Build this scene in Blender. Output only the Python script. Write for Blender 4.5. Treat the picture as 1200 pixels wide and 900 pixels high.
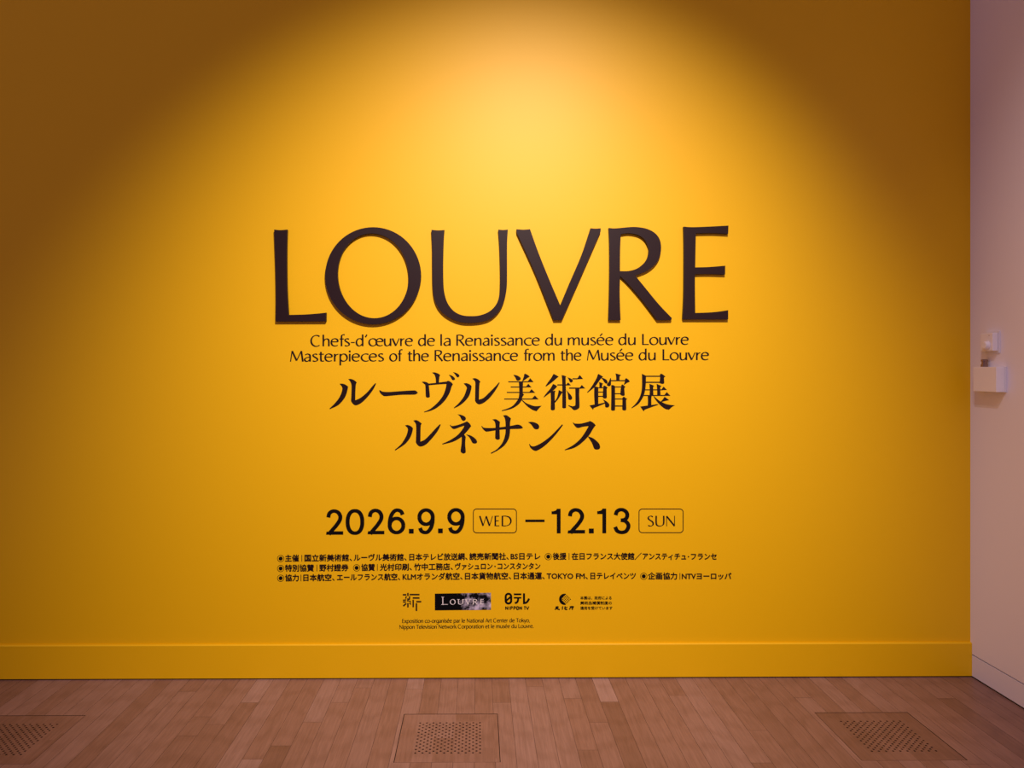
import bpy, bmesh, math, random
from mathutils import Vector, Matrix
from mathutils.geometry import tessellate_polygon

S = bpy.context.scene
for o in list(bpy.data.objects):
    bpy.data.objects.remove(o)
COL = S.collection

# ------------------------------------------------------------------ camera
F = 890.0                      # focal length in pixels of the 1200 x 900 frame
CX, CY = 567.3, 435.0          # where the optical axis meets the frame
YAW = math.atan(7.3 / F)       # camera turned slightly to the right
CAM_H = 1.6
WALL_Y = 3.965                 # plane of the yellow wall
cam_d = bpy.data.cameras.new('camera')
cam = bpy.data.objects.new('camera', cam_d)
COL.objects.link(cam)
cam.location = (0, 0, CAM_H)
cam.rotation_euler = (math.pi / 2, 0, -YAW)
cam_d.sensor_width = 36
cam_d.lens = 36 * F / 1200
cam_d.shift_x = (600 - CX) / 1200
cam_d.shift_y = -(450 - CY) / 1200
cam_d.clip_start = 0.05
S.camera = cam

# ------------------------------------------------------------------ light
world = bpy.data.worlds.new('world')
S.world = world
world.use_nodes = True
bg = world.node_tree.nodes['Background']
bg.inputs[0].default_value = (1.0, 0.61, 0.82, 1)
bg.inputs[1].default_value = 0.255


def spot(name, loc, target, watts, angle, blend, radius, color):
    d = bpy.data.lights.new(name, 'SPOT')
    d.energy = watts
    d.spot_size = math.radians(angle)
    d.spot_blend = blend
    d.shadow_soft_size = radius
    d.color = color
    o = bpy.data.objects.new(name, d)
    COL.objects.link(o)
    o.location = loc
    o.rotation_euler = (Vector(target) - Vector(loc)).to_track_quat('-Z', 'Y').to_euler()
    return o


WARM = (1.0, 0.80, 0.70)
spot('track_spotlight', (0.5, 0.45, 4.40), (0.10, WALL_Y, 1.24), 1040, 65, 1.0, 0.03, WARM)
spot('side_spotlight', (0.81, 1.53, 4.40), (2.585, 2.15, 2.2), 140, 72, 1.0, 0.018, (1.0, 0.83, 0.92))
S.view_settings.view_transform = 'Standard'
S.view_settings.look = 'None'
S.view_settings.gamma = 1
S.view_settings.use_curve_mapping = False
S.view_settings.exposure = 0.0


# ------------------------------------------------------------------ materials
def material(name, color, rough=0.5, spec=0.5, metal=0.0):
    m = bpy.data.materials.new(name)
    m.use_nodes = True
    b = m.node_tree.nodes['Principled BSDF']
    b.inputs['Base Color'].default_value = (*color, 1)
    b.inputs['Roughness'].default_value = rough
    b.inputs['Specular IOR Level'].default_value = spec
    b.inputs['Metallic'].default_value = metal
    return m


def add_bump(m, scale, strength, dist=0.001):
    nt = m.node_tree
    tc = nt.nodes.new('ShaderNodeTexCoord')
    no = nt.nodes.new('ShaderNodeTexNoise')
    no.inputs['Scale'].default_value = scale
    no.inputs['Detail'].default_value = 4
    bu = nt.nodes.new('ShaderNodeBump')
    bu.inputs['Strength'].default_value = strength
    bu.inputs['Distance'].default_value = dist
    nt.links.new(tc.outputs['Object'], no.inputs['Vector'])
    nt.links.new(no.outputs['Fac'], bu.inputs['Height'])
    nt.links.new(bu.outputs['Normal'], nt.nodes['Principled BSDF'].inputs['Normal'])
    return m


M_YELLOW = add_bump(material('yellow_paint', (0.83, 0.49, 0.0), 0.46, 0.34), 160, 0.05)
M_WHITE = add_bump(material('white_paint', (0.90, 0.87, 0.97), 0.6, 0.3), 220, 0.08)
M_SKIRT = material('white_skirting_paint', (0.84, 0.82, 0.95), 0.5, 0.35)
M_GAP = material('dark_gap', (0.03, 0.012, 0.010), 0.9, 0.1)
M_TITLE = material('raised_letter_black', (0.016, 0.0055, 0.008), 0.45, 0.2)
M_INK = material('dark_vinyl', (0.012, 0.0035, 0.0045), 0.6, 0.15)
M_BLACK = material('black_vinyl', (0.004, 0.002, 0.002), 0.6, 0.12)
M_PRINTWHITE = material('white_print', (0.75, 0.72, 0.74), 0.5, 0.3)
M_PLASTIC = material('white_plastic', (0.93, 0.90, 0.96), 0.35, 0.5)
M_PLASTIC2 = material('pale_grey_plastic', (0.84, 0.81, 0.86), 0.4, 0.5)
M_BRASS = material('brown_metal', (0.34, 0.22, 0.17), 0.25, 0.5, 0.8)
M_DUCT = material('dark_duct', (0.012, 0.008, 0.008), 0.9, 0.1)


def wood_material():
    m = material('oak_floor', (0.3, 0.15, 0.1), 0.42, 0.4)
    nt = m.node_tree
    N, L = nt.nodes, nt.links
    b = N['Principled BSDF']
    at = N.new('ShaderNodeAttribute')
    at.attribute_name = 'tone'
    tc = N.new('ShaderNodeTexCoord')
    sc = N.new('ShaderNodeVectorMath')
    sc.operation = 'MULTIPLY'
    sc.inputs[1].default_value = (55, 2.6, 1)
    L.new(tc.outputs['Object'], sc.inputs[0])
    off = N.new('ShaderNodeVectorMath')
    off.operation = 'ADD'
    com = N.new('ShaderNodeCombineXYZ')
    mu = N.new('ShaderNodeMath')
    mu.operation = 'MULTIPLY'
    mu.inputs[1].default_value = 97.0
    L.new(at.outputs['Fac'], mu.inputs[0])
    L.new(mu.outputs[0], com.inputs['Z'])
    L.new(mu.outputs[0], com.inputs['Y'])
    L.new(sc.outputs[0], off.inputs[0])
    L.new(com.outputs[0], off.inputs[1])
    n1 = N.new('ShaderNodeTexNoise')            # fine grain along each board
    n1.inputs['Scale'].default_value = 1.6
    n1.inputs['Detail'].default_value = 5
    n1.inputs['Distortion'].default_value = 1.2
    L.new(off.outputs[0], n1.inputs['Vector'])
    sc2 = N.new('ShaderNodeVectorMath')
    sc2.operation = 'MULTIPLY'
    sc2.inputs[1].default_value = (0.22, 1.0, 1)
    L.new(off.outputs[0], sc2.inputs[0])
    wv = N.new('ShaderNodeTexWave')             # cathedral figure
    wv.wave_type = 'RINGS'
    wv.inputs['Scale'].default_value = 0.75
    wv.inputs['Distortion'].default_value = 5
    wv.inputs['Detail'].default_value = 2
    L.new(sc2.outputs[0], wv.inputs['Vector'])
    r0 = N.new('ShaderNodeValToRGB')            # board to board tone
    e = r0.color_ramp.elements
    e[0].position, e[0].color = 0.0, (0.165, 0.079, 0.058, 1)
    e[1].position, e[1].color = 1.0, (0.37, 0.24, 0.235, 1)
    mid = e.new(0.5)
    mid.color = (0.262, 0.143, 0.118, 1)
    L.new(at.outputs['Fac'], r0.inputs['Fac'])
    r1 = N.new('ShaderNodeValToRGB')
    r1.color_ramp.elements[0].position = 0.3
    r1.color_ramp.elements[0].color = (0.78, 0.74, 0.72, 1)
    r1.color_ramp.elements[1].position = 0.7
    r1.color_ramp.elements[1].color = (1.12, 1.12, 1.12, 1)
    L.new(n1.outputs['Fac'], r1.inputs['Fac'])
    r2 = N.new('ShaderNodeValToRGB')
    r2.color_ramp.elements[0].color = (0.90, 0.88, 0.87, 1)
    r2.color_ramp.elements[1].position = 0.45
    r2.color_ramp.elements[1].color = (1, 1, 1, 1)
    L.new(wv.outputs['Fac'], r2.inputs['Fac'])
    m1 = N.new('ShaderNodeMix')
    m1.data_type, m1.blend_type = 'RGBA', 'MULTIPLY'
    m1.inputs['Factor'].default_value = 0.8
    L.new(r0.outputs['Color'], m1.inputs['A'])
    L.new(r1.outputs['Color'], m1.inputs['B'])
    m2 = N.new('ShaderNodeMix')
    m2.data_type, m2.blend_type = 'RGBA', 'MULTIPLY'
    m2.inputs['Factor'].default_value = 0.9
    L.new(m1.outputs['Result'], m2.inputs['A'])
    L.new(r2.outputs['Color'], m2.inputs['B'])
    L.new(m2.outputs['Result'], b.inputs['Base Color'])
    return m


M_WOOD = wood_material()


def cloud_material():
    m = material('cloud_print', (0.01, 0.01, 0.01), 0.55, 0.1)
    nt = m.node_tree
    N, L = nt.nodes, nt.links
    tc = N.new('ShaderNodeTexCoord')
    sep = N.new('ShaderNodeSeparateXYZ')
    L.new(tc.outputs['Generated'], sep.inputs[0])
    no = N.new('ShaderNodeTexNoise')
    no.inputs['Scale'].default_value = 22
    no.inputs['Detail'].default_value = 5
    no.inputs['Roughness'].default_value = 0.6
    L.new(tc.outputs['Object'], no.inputs['Vector'])
    ramp = N.new('ShaderNodeMapRange')          # the clouds fill the right half of the print
    ramp.inputs['From Min'].default_value = 0.25
    ramp.inputs['From Max'].default_value = 0.5
    ramp.inputs['To Min'].default_value = -0.35
    ramp.inputs['To Max'].default_value = 0.03
    L.new(sep.outputs['X'], ramp.inputs['Value'])
    ad = N.new('ShaderNodeMath')
    ad.operation = 'ADD'
    L.new(no.outputs['Fac'], ad.inputs[0])
    L.new(ramp.outputs[0], ad.inputs[1])
    cr = N.new('ShaderNodeValToRGB')
    e = cr.color_ramp.elements
    e[0].position, e[0].color = 0.47, (0.002, 0.002, 0.003, 1)
    e[1].position, e[1].color = 0.68, (0.55, 0.50, 0.66, 1)
    L.new(ad.outputs[0], cr.inputs['Fac'])
    L.new(cr.outputs['Color'], N['Principled BSDF'].inputs['Base Color'])
    return m


M_CLOUD = cloud_material()


# ------------------------------------------------------------------ mesh helpers
def mesh_obj(name, verts, faces, mat, parent=None, origin=(0, 0, 0), smooth=False):
    ox = Vector(origin)
    me = bpy.data.meshes.new(name)
    me.from_pydata([Vector(v) - ox for v in verts], [], faces)
    bm = bmesh.new()
    bm.from_mesh(me)
    bmesh.ops.recalc_face_normals(bm, faces=bm.faces)
    bm.to_mesh(me)
    bm.free()
    me.materials.append(mat)
    if smooth:
        for p in me.polygons:
            p.use_smooth = True
    o = bpy.data.objects.new(name, me)
    COL.objects.link(o)
    if parent:
        o.parent = parent
    else:
        o.location = ox
    return o


class MB:
    """collects shapes into one mesh"""

    def __init__(self):
        self.v, self.f = [], []

    def add(self, verts, faces):
        n = len(self.v)
        self.v += [tuple(v) for v in verts]
        self.f += [tuple(i + n for i in f) for f in faces]

    def box(self, x0, x1, y0, y1, z0, z1):
        self.add([(x0, y0, z0), (x1, y0, z0), (x1, y1, z0), (x0, y1, z0),
                  (x0, y0, z1), (x1, y0, z1), (x1, y1, z1), (x0, y1, z1)],
                 [(0, 3, 2, 1), (4, 5, 6, 7), (0, 1, 5, 4), (1, 2, 6, 5), (2, 3, 7, 6), (3, 0, 4, 7)])

    def build(self, name, mat, parent=None, origin=(0, 0, 0), smooth=False):
        return mesh_obj(name, self.v, self.f, mat, parent, origin, smooth)


def bevel(o, width, seg=2):
    b = o.modifiers.new('bevel', 'BEVEL')
    b.width, b.segments, b.limit_method = width, seg, 'ANGLE'


def structure(o):
    o['kind'] = 'structure'
    return o


def tag(o, label, cat, group=None):
    o['label'], o['category'] = label, cat
    if group:
        o['group'] = group
    return o


def empty(name, loc):
    o = bpy.data.objects.new(name, None)
    o.empty_display_size = 0.05
    COL.objects.link(o)
    o.location = loc
    return o


# ------------------------------------------------------------------ the room
WALL_X = 2.585                 # plane of the white wall on the right
TOP = 5.0
LEFT = -4.2
NEAR = -1.2
b = MB()
b.box(LEFT, WALL_X, WALL_Y, WALL_Y + 0.12, 0.0, TOP)
structure(b.build('wall_back', M_YELLOW))

# yellow baseboard with a small chamfer on its top edge
BB_H, BB_T = 0.180, 0.014
x0, x1 = LEFT, WALL_X - 0.0005
prof = [(WALL_Y, 0.006), (WALL_Y - BB_T, 0.006), (WALL_Y - BB_T, BB_H - 0.005),
        (WALL_Y - BB_T + 0.005, BB_H), (WALL_Y, BB_H)]
vv = [(x0, y, z) for y, z in prof] + [(x1, y, z) for y, z in prof]
ff = [(i, (i + 1) % 5, 5 + (i + 1) % 5, 5 + i) for i in range(5)] + [(4, 3, 2, 1, 0), (5, 6, 7, 8, 9)]
structure(mesh_obj('baseboard_back', vv, ff, M_YELLOW))
b = MB()
b.box(LEFT, WALL_X - 0.001, WALL_Y - 0.010, WALL_Y, 0.0, 0.006)  # dark strip, paints the shade in the gap under the baseboard
structure(b.build('painted_gap_shade', M_GAP))

# white wall on the right, a shadow gap over its flush baseboard
b = MB()
b.box(WALL_X, WALL_X + 0.12, NEAR, WALL_Y + 0.12, 0.120, TOP)
structure(b.build('wall_right', M_WHITE))
b = MB()
b.box(WALL_X + 0.012, WALL_X + 0.12, NEAR, WALL_Y + 0.12, 0.114, 0.120)  # dark fill, the shade of the gap put into its colour
b.box(WALL_X + 0.006, WALL_X + 0.12, NEAR, WALL_Y + 0.12, 0.0, 0.006)
structure(b.build('gap_shade_and_trim', M_GAP))
b = MB()
b.box(WALL_X, WALL_X + 0.12, NEAR, WALL_Y + 0.12, 0.006, 0.114)
structure(b.build('baseboard_right', M_SKIRT))

# ------------------------------------------------------------------ oak floor, board by board
PITCH, PHASE = 0.0870, 0.072


def floor_pt(px, py):
    a = (px - CX) / F
    c, s = math.cos(YAW), math.sin(YAW)
    d = Vector((a * c + s, -a * s + c, -(py - CY) / F))
    t = -CAM_H / d.z
    return d.x * t, d.y * t


VENT_Y0, VENT_Y1 = 3.107, 3.547
VENTS = [(-2.262, -1.824), (-0.345, 0.093), (1.577, 2.015)]
rng = random.Random(11)
# board ends seen in the photo: pixel, tone of the board beyond it, tone of the board in front of it
JOINTS = [(222, 810.3, .42, .60), (237, 840, .44, .46), (253, 849, .56, .38), (220, 862.5, .46, .42),
          (295, 823.3, .80, .40), (327, 874, .50, .24), (295, 889.7, .50, .74), (367, 846.2, .70, .50),
          (426, 806, .62, .52), (397.5, 823.3, .64, .54), (485, 807.5, .82, .66), (587, 823.3, .44, .60),
          (627, 804.7, .46, .64), (714, 822.5, .86, .24), (666, 818.5, .66, .50), (702, 846.7, .40, .52),
          (689, 879, .50, .34), (796, 815, .42, .60), (943, 817.5, .48, .58), (892, 856, .42, .50),
          (1113, 818.5, .52, .22), (894, 894, .56, .40)]
rows = {}
for px, py, t1, t2 in JOINTS:
    X, Y = floor_pt(px, py)
    k = math.floor((X - PHASE) / PITCH)
    rows.setdefault(k, []).append((Y, t1, t2))
FLOOR_Y1, FLOOR_Y0 = WALL_Y + 0.02, NEAR


def board_list(k):
    """boards of row k as (y_near, y_far, tone), from the wall towards the viewer"""
    ends = []
    if k in rows:
        js = sorted(rows[k], reverse=True)
        y = FLOOR_Y1
        for i, (Y, t1, t2) in enumerate(js):
            ends.append((Y, y, t1))
            y = Y
        tone = js[-1][2]
    else:
        y, tone = FLOOR_Y1, 0.5 + rng.uniform(-.17, .17)
    ln = rng.uniform(0.9, 1.6)
    while y > FLOOR_Y0:
        yn = max(y - ln, FLOOR_Y0)
        ends.append((yn, y, tone))
        y = yn
        tone = 0.5 + rng.uniform(-.2, .2)
        ln = rng.uniform(0.6, 1.5)
    return ends


def subtract(r, q):
    ax0, ax1, ay0, ay1 = r
    bx0, bx1, by0, by1 = q
    if bx0 >= ax1 or bx1 <= ax0 or by0 >= ay1 or by1 <= ay0:
        return [r]
    out = []
    if ay0 < by0:
        out.append((ax0, ax1, ay0, by0))
    if ay1 > by1:
        out.append((ax0, ax1, by1, ay1))
    y0, y1 = max(ay0, by0), min(ay1, by1)
    if ax0 < bx0:
        out.append((ax0, bx0, y0, y1))
    if ax1 > bx1:
        out.append((bx1, ax1, y0, y1))
    return out


def tone_attr(o, tones):
    a = o.data.attributes.new('tone', 'FLOAT', 'FACE')
    a.data.foreach_set('value', tones)


fv, fb, ft, fm = [], [], [], []


def fquad(x0, x1, y0, y1, z, tone, mi):
    n = len(fv)
    fv.extend([(x0, y0, z), (x1, y0, z), (x1, y1, z), (x0, y1, z)])
    fb.append((n, n + 1, n + 2, n + 3))
    ft.append(tone)
    fm.append(mi)


G = 0.0011
HOLES = [(a, c, VENT_Y0, VENT_Y1) for a, c in VENTS]
k0, k1 = math.floor((LEFT - PHASE) / PITCH), math.ceil((WALL_X - PHASE) / PITCH)
BOARDS = {}
for k in range(k0, k1):
    xa, xb = max(LEFT, PHASE + k * PITCH), min(WALL_X, PHASE + (k + 1) * PITCH)
    BOARDS[k] = board_list(k)
    for (ya, yb, tone) in BOARDS[k]:
        rects = [(xa + G / 2, xb - G / 2, ya + G / 2, yb - G / 2)]
        for h in HOLES:
            rects = [p for r in rects for p in subtract(r, h)]
        for r in rects:
            fquad(*r, 0.0, tone, 0)
rects = [(LEFT, WALL_X + 0.02, FLOOR_Y0, FLOOR_Y1)]
for h in HOLES:
    rects = [p for r in rects for p in subtract(r, h)]
for r in rects:
    fquad(*r, -0.002, 0.5, 1)
me = bpy.data.meshes.new('floor')
me.from_pydata(fv, [], fb)
me.materials.append(M_WOOD)
me.materials.append(M_GAP)
me.polygons.foreach_set('material_index', fm)
fl = bpy.data.objects.new('floor', me)
COL.objects.link(fl)
tone_attr(fl, ft)
structure(fl)


# ------------------------------------------------------------------ perforated floor vents
def make_vent(xa, xb, label, dark, seed):
    cx, cy = (xa + xb) / 2, (VENT_Y0 + VENT_Y1) / 2
    root = empty('floor_vent', (cx, cy, 0))
    tag(root, label, 'floor vent', 'perforated floor vents')
    r = random.Random(seed)
    strip = {}

    def tone(x, y):
        k = math.floor((x - PHASE) / PITCH)
        if k not in strip:
            strip[k] = (0.5 + r.uniform(-.12, .10) - dark, VENT_Y0 + r.uniform(.03, .40), 0.5 + r.uniform(-.15, .12) - dark)
        t = strip[k]
        return t[0] if y < t[1] else t[2]
    vs, fs, ts, ms = [], [], [], []

    def face(pts, t, mi=0):
        ms.append(mi)
        n = len(vs)
        vs.extend(pts)
        fs.append(tuple(range(n, n + len(pts))))
        ts.append(t)
    z = -0.0006
    gx = 0.0028
    px0, px1, py0, py1 = xa + gx, xb - gx, VENT_Y0 + gx, VENT_Y1 - gx
    # the hole field: a 19 x 19 chequer of cells, every other cell drilled
    hx0 = cx - 0.0005 - 9.5 * 0.01510
    hy0 = VENT_Y0 + 0.079 - 0.00755
    c = 0.01510
    hx1, hy1 = hx0 + 19 * c, hy0 + 19 * c
    cuts = sorted({px0, px1} | {PHASE + k * PITCH for k in range(-40, 40) if px0 < PHASE + k * PITCH < px1})
    for xl, xr in zip(cuts[:-1], cuts[1:]):
        for q in [(xl, xr, py0, py1)]:
            for (a0, a1, b0, b1) in subtract(q, (hx0, hx1, hy0, hy1)):
                ys = [b0, b1]
                tone((a0 + a1) / 2, b0)
                jy = strip[math.floor(((a0 + a1) / 2 - PHASE) / PITCH)][1]
                if b0 < jy < b1:
                    ys = [b0, jy, b1]
                for y0_, y1_ in zip(ys[:-1], ys[1:]):
                    face([(a0 - cx, y0_ - cy, z), (a1 - cx, y0_ - cy, z), (a1 - cx, y1_ - cy, z), (a0 - cx, y1_ - cy, z)],
                         tone((a0 + a1) / 2, (y0_ + y1_) / 2))
    R = 0.0050
    for i in range(19):
        for j in range(19):
            X, Y = hx0 + (i + .5) * c, hy0 + (j + .5) * c
            t = tone(X, Y)
            X -= cx
            Y -= cy
            h = c / 2
            if (i + j) % 2:
                face([(X - h, Y - h, z), (X + h, Y - h, z), (X + h, Y + h, z), (X - h, Y + h, z)], t)
                continue
            oc = [(X + R * math.cos(a), Y + R * math.sin(a)) for a in [math.pi / 8 * (2 * q - 7) for q in range(8)]]
            sq = [(X - h, Y - h), (X, Y - h), (X + h, Y - h), (X + h, Y), (X + h, Y + h), (X, Y + h), (X - h, Y + h), (X - h, Y)]
            oc = [(X + R * math.cos(math.radians(225 + 45 * q)), Y + R * math.sin(math.radians(225 + 45 * q))) for q in range(8)]
            for q in range(8):
                p = (q + 1) % 8
                face([(*sq[q], z), (*sq[p], z), (*oc[p], z), (*oc[q], z)], t)
                face([(*oc[q], z), (*oc[p], z), (*oc[p], z - .012), (*oc[q], z - .012)], t, 1)
    # panel edge
    for (p, q) in [((px0, py0), (px1, py0)), ((px1, py0), (px1, py1)), ((px1, py1), (px0, py1)), ((px0, py1), (px0, py0))]:
        face([(p[0] - cx, p[1] - cy, z - .012), (q[0] - cx, q[1] - cy, z - .012), (q[0] - cx, q[1] - cy, z), (p[0] - cx, p[1] - cy, z)], 0.3 - dark)
    me = bpy.data.meshes.new('panel')
    me.from_pydata(vs, [], fs)
    me.materials.append(M_WOOD)
    me.materials.append(M_GAP)              # hole walls coloured dark, the shade inside the holes painted in
    me.polygons.foreach_set('material_index', ms)
    o = bpy.data.objects.new('panel', me)
    COL.objects.link(o)
    o.parent = root
    tone_attr(o, ts)
    d = MB()
    x0, x1, y0, y1 = xa - cx, xb - cx, VENT_Y0 - cy, VENT_Y1 - cy
    zb = -0.10
    d.add([(x0, y0, zb), (x1, y0, zb), (x1, y1, zb), (x0, y1, zb), (x0, y0, -.0005), (x1, y0, -.0005), (x1, y1, -.0005), (x0, y1, -.0005)],
          [(0, 1, 2, 3), (0, 4, 5, 1), (1, 5, 6, 2), (2, 6, 7, 3), (3, 7, 4, 0)])
    dm = d.build('duct', M_DUCT, root)
    dm['label'] = 'dark duct below the holes'


make_vent(*VENTS[0], 'perforated oak floor vent cut off by the left edge of the photo', 0.06, 3)
make_vent(*VENTS[1], 'perforated oak floor vent in the middle, below the printed logos', 0.02, 5)
make_vent(*VENTS[2], 'perforated oak floor vent near the white wall on the right', 0.20, 8)


# ------------------------------------------------------------------ lettering on the wall
def wall_pt(px, py, y=WALL_Y):
    """the point of the plane Y = y that the photo shows at this pixel"""
    a = (px - CX) / F
    c, s = math.cos(YAW), math.sin(YAW)
    dx, dy, dz = a * c + s, -a * s + c, -(py - CY) / F
    t = y / dy
    return Vector((dx * t, y, CAM_H + dz * t))


def catmull(pts, closed=False, sub=5):
    n = len(pts)
    if n < 3:
        return list(pts)
    out = []
    rng_ = range(n) if closed else range(n - 1)
    for i in rng_:
        p1, p2 = pts[i], pts[(i + 1) % n]
        p0 = pts[i - 1] if (closed or i > 0) else (2 * p1[0] - p2[0], 2 * p1[1] - p2[1])
        p3 = pts[(i + 2) % n] if (closed or i + 2 < n) else (2 * p2[0] - p1[0], 2 * p2[1] - p1[1])
        for q in range(sub):
            t = q / sub
            t2, t3 = t * t, t * t * t
            out.append(tuple(0.5 * (2 * p1[a] + (p2[a] - p0[a]) * t + (2 * p0[a] - 5 * p1[a] + 4 * p2[a] - p3[a]) * t2
                                    + (3 * p1[a] - p0[a] - 3 * p2[a] + p3[a]) * t3) for a in (0, 1)))
    if not closed:
        out.append(tuple(pts[-1]))
    return out


def outline(text, ox=0, oy=0, sc=1.0, sub=4):
    """'x,y x,y* ...' : a closed outline, * marks a sharp corner; returned in photo pixels"""
    pts, corner = [], []
    for w in text.split():
        corner.append(w.endswith('*'))
        a, c = w.rstrip('*').split(',')
        pts.append((float(a) / sc + ox, float(c) / sc + oy))
    if not any(corner):
        return catmull(pts, True, sub)
    i0 = corner.index(True)
    pts = pts[i0:] + pts[:i0]
    corner = corner[i0:] + corner[:i0]
    out, run = [], [pts[0]]
    for p, k in list(zip(pts, corner))[1:] + [(pts[0], True)]:
        run.append(p)
        if k:
            out += catmull(run, False, sub)[:-1]
            run = [p]
    return out


def dedupe(lp):
    out = []
    for p in lp:
        if not out or abs(p[0] - out[-1][0]) + abs(p[1] - out[-1][1]) > 1e-4:
            out.append(p)
    if abs(out[0][0] - out[-1][0]) + abs(out[0][1] - out[-1][1]) < 1e-4:
        out.pop()
    return out


class Ink:
    """flat shapes given in photo pixels, built as a thin solid on the wall"""

    def __init__(self):
        self.polys = []           # lists of loops (outer, holes...)

    def poly(self, *loops):
        self.polys.append([dedupe(l) for l in loops])
        return self

    def out(self, text, ox=0, oy=0, sc=1.0):
        return self.poly(outline(text, ox, oy, sc))

    def rect(self, x0, y0, x1, y1):
        return self.poly([(x0, y0), (x1, y0), (x1, y1), (x0, y1)])

    def disc(self, x, y, r, n=20):
        return self.poly([(x + r * math.cos(2 * math.pi * i / n), y + r * math.sin(2 * math.pi * i / n)) for i in range(n)])

    def ring(self, x, y, r, w, n=24):
        return self.poly([(x + r * math.cos(2 * math.pi * i / n), y + r * math.sin(2 * math.pi * i / n)) for i in range(n)],
                         [(x + (r - w) * math.cos(2 * math.pi * i / n), y + (r - w) * math.sin(2 * math.pi * i / n)) for i in range(n)])

    def ribbon(self, pts, width):
        """pts: polyline; width: number or function of the unit tangent"""
        n = len(pts)
        ls, rs = [], []
        for i in range(n):
            a, c = pts[max(i - 1, 0)], pts[min(i + 1, n - 1)]
            tx, ty = c[0] - a[0], c[1] - a[1]
            l = math.hypot(tx, ty) or 1e-9
            tx, ty = tx / l, ty / l
            w = (width(tx, ty) if callable(width) else (width[i] if isinstance(width, list) else width)) / 2
            ls.append((pts[i][0] - ty * w, pts[i][1] + tx * w))
            rs.append((pts[i][0] + ty * w, pts[i][1] - tx * w))
        for i in range(n - 1):
            self.polys.append([[ls[i], ls[i + 1], rs[i + 1], rs[i]]])
        return self

    def line(self, pts, width, smooth=True):
        if smooth and len(pts) > 2:
            pts = catmull(pts, False, 5)
            return self.ribbon(pts, width)
        for a, c in zip(pts[:-1], pts[1:]):
            self.ribbon([a, c], width)
        return self

    def build(self, name, mat, parent=None, thick=0.0008, back=WALL_Y, origin=None):
        verts, faces = [], []
        for num, loops in enumerate(self.polys):
            yf = back - thick - (num % 60) * 4e-6      # overlapping strokes lie a hair above one another
            flat = [p for l in loops for p in l]
            n = len(verts)
            fr = [wall_pt(p[0], p[1], yf) for p in flat]
            verts += fr
            verts += [(v[0], back, v[2]) for v in fr]
            m = len(flat)
            if len(loops) == 1 and m == 4:
                faces.append((n, n + 1, n + 2, n + 3))
            else:
                for t in tessellate_polygon([[Vector((p[0], p[1], 0)) for p in l] for l in loops]):
                    faces.append(tuple(n + i for i in t))
            k = n
            for l in loops:
                q = len(l)
                for i in range(q):
                    j = (i + 1) % q
                    faces.append((k + i, k + j, k + j + m, k + i + m))
                k += q
        if origin is None:
            origin = (0, 0, 0)
            if parent is None:
                xs = [v[0] for v in verts]
                zs = [v[2] for v in verts]
                origin = ((min(xs) + max(xs)) / 2, back, min(zs))
            else:
                origin = parent.location
        return mesh_obj(name, verts, faces, mat, parent, origin)


# raised title letters: traced fronts, real depth
LETTER_D = 0.021


def raised(letter, loops, label):
    i = Ink()
    i.poly(*loops)
    o = i.build('raised_letter', M_TITLE, None, LETTER_D)
    tag(o, label, 'letter', 'raised title letters')
    return o


def ell(cx, cy, rx, ry, tilt, n=72):
    t = math.radians(tilt)
    return [(cx + rx * math.cos(a) * math.cos(t) - ry * math.sin(a) * math.sin(t),
             cy + rx * math.cos(a) * math.sin(t) + ry * math.sin(a) * math.cos(t))
            for a in [2 * math.pi * i / n for i in range(n)]]


k = 900 / 140
raised('L', [outline('72,90* 118,94 171,90* 168,200 167,350 170,550 180,733* 300,730 400,723 464,716* 463,781* 84,782* 86,600 83,400 78,250', 310, 255, k)],
       'large raised black letter L, first of the title on the yellow wall')
raised('O', [[(x / k + 370, y / k + 255) for x, y in ell(432, 438, 361, 366, 0)],
             [(x / k + 370, y / k + 255) for x, y in ell(432, 438, 267, 320, -6)]],
       'large raised black round letter O between L and U of the title')
raised('U', [outline('100,92* 150,96 198,93* 192,180 188,350 190,500 200,580 225,650 270,705 330,735 400,742 470,735 540,705 590,650 '
                     '612,580 618,480 617,350 612,200 604,90* 640,93 676,90* 670,200 670,400 668,520 655,600 625,680 570,745 500,780 '
                     '400,793 310,785 220,745 160,690 125,620 110,520 107,350 106,220', 490, 255, k)],
       'large raised black letter U, third letter of the title')
raised('V', [outline('98,87* 150,91 200,87* 260,255 340,455 428,662* 500,490 590,280 657,80* 695,83 733,80* 732,105* 590,430 440,771* 379,771* 240,420 100,112*', 590, 255, k)],
       'large raised black letter V, pointed letter between U and R of the title')
raised('R', [outline('150,78* 200,81 300,72 360,71 430,82 490,110 530,155 545,220 535,292 500,352 440,400 350,436* 430,535 530,656 626,757* 622,771* 515,772* '
                     '400,620 300,503 236,440* 233,560 236,680 240,772* 148,771* 153,600 156,400 155,200', 690, 255, k),
             outline('241,124* 300,117 370,130 420,165 448,220 452,260 440,310 410,350 360,385 300,402 235,403* 236,260', 690, 255, k)],
       'large raised black letter R, next to last letter of the title')
raised('E', [outline('265,68* 330,72 450,68 602,60* 600,122* 480,116 357,118* 354,250 352,375* 460,372 578,362* 577,428* 460,424 350,425* '
                     '350,550 352,718* 450,715 530,708 600,697* 600,766* 258,766* 266,600 268,400 268,200', 760, 255, k)],
       'large raised black letter E with three arms, last of the title')

# ---- brush-like katakana and kanji of the exhibition title
GA = (380, 440, 10)
GB = (490, 430, 12)
GC = (460, 480, 10)
GD = (560, 480, 8)
K1, K2, K3, K4 = (584, 434, 900 / 52), (634, 434, 900 / 52), (684, 434, 900 / 52), (736, 434, 900 / 52)


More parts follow.
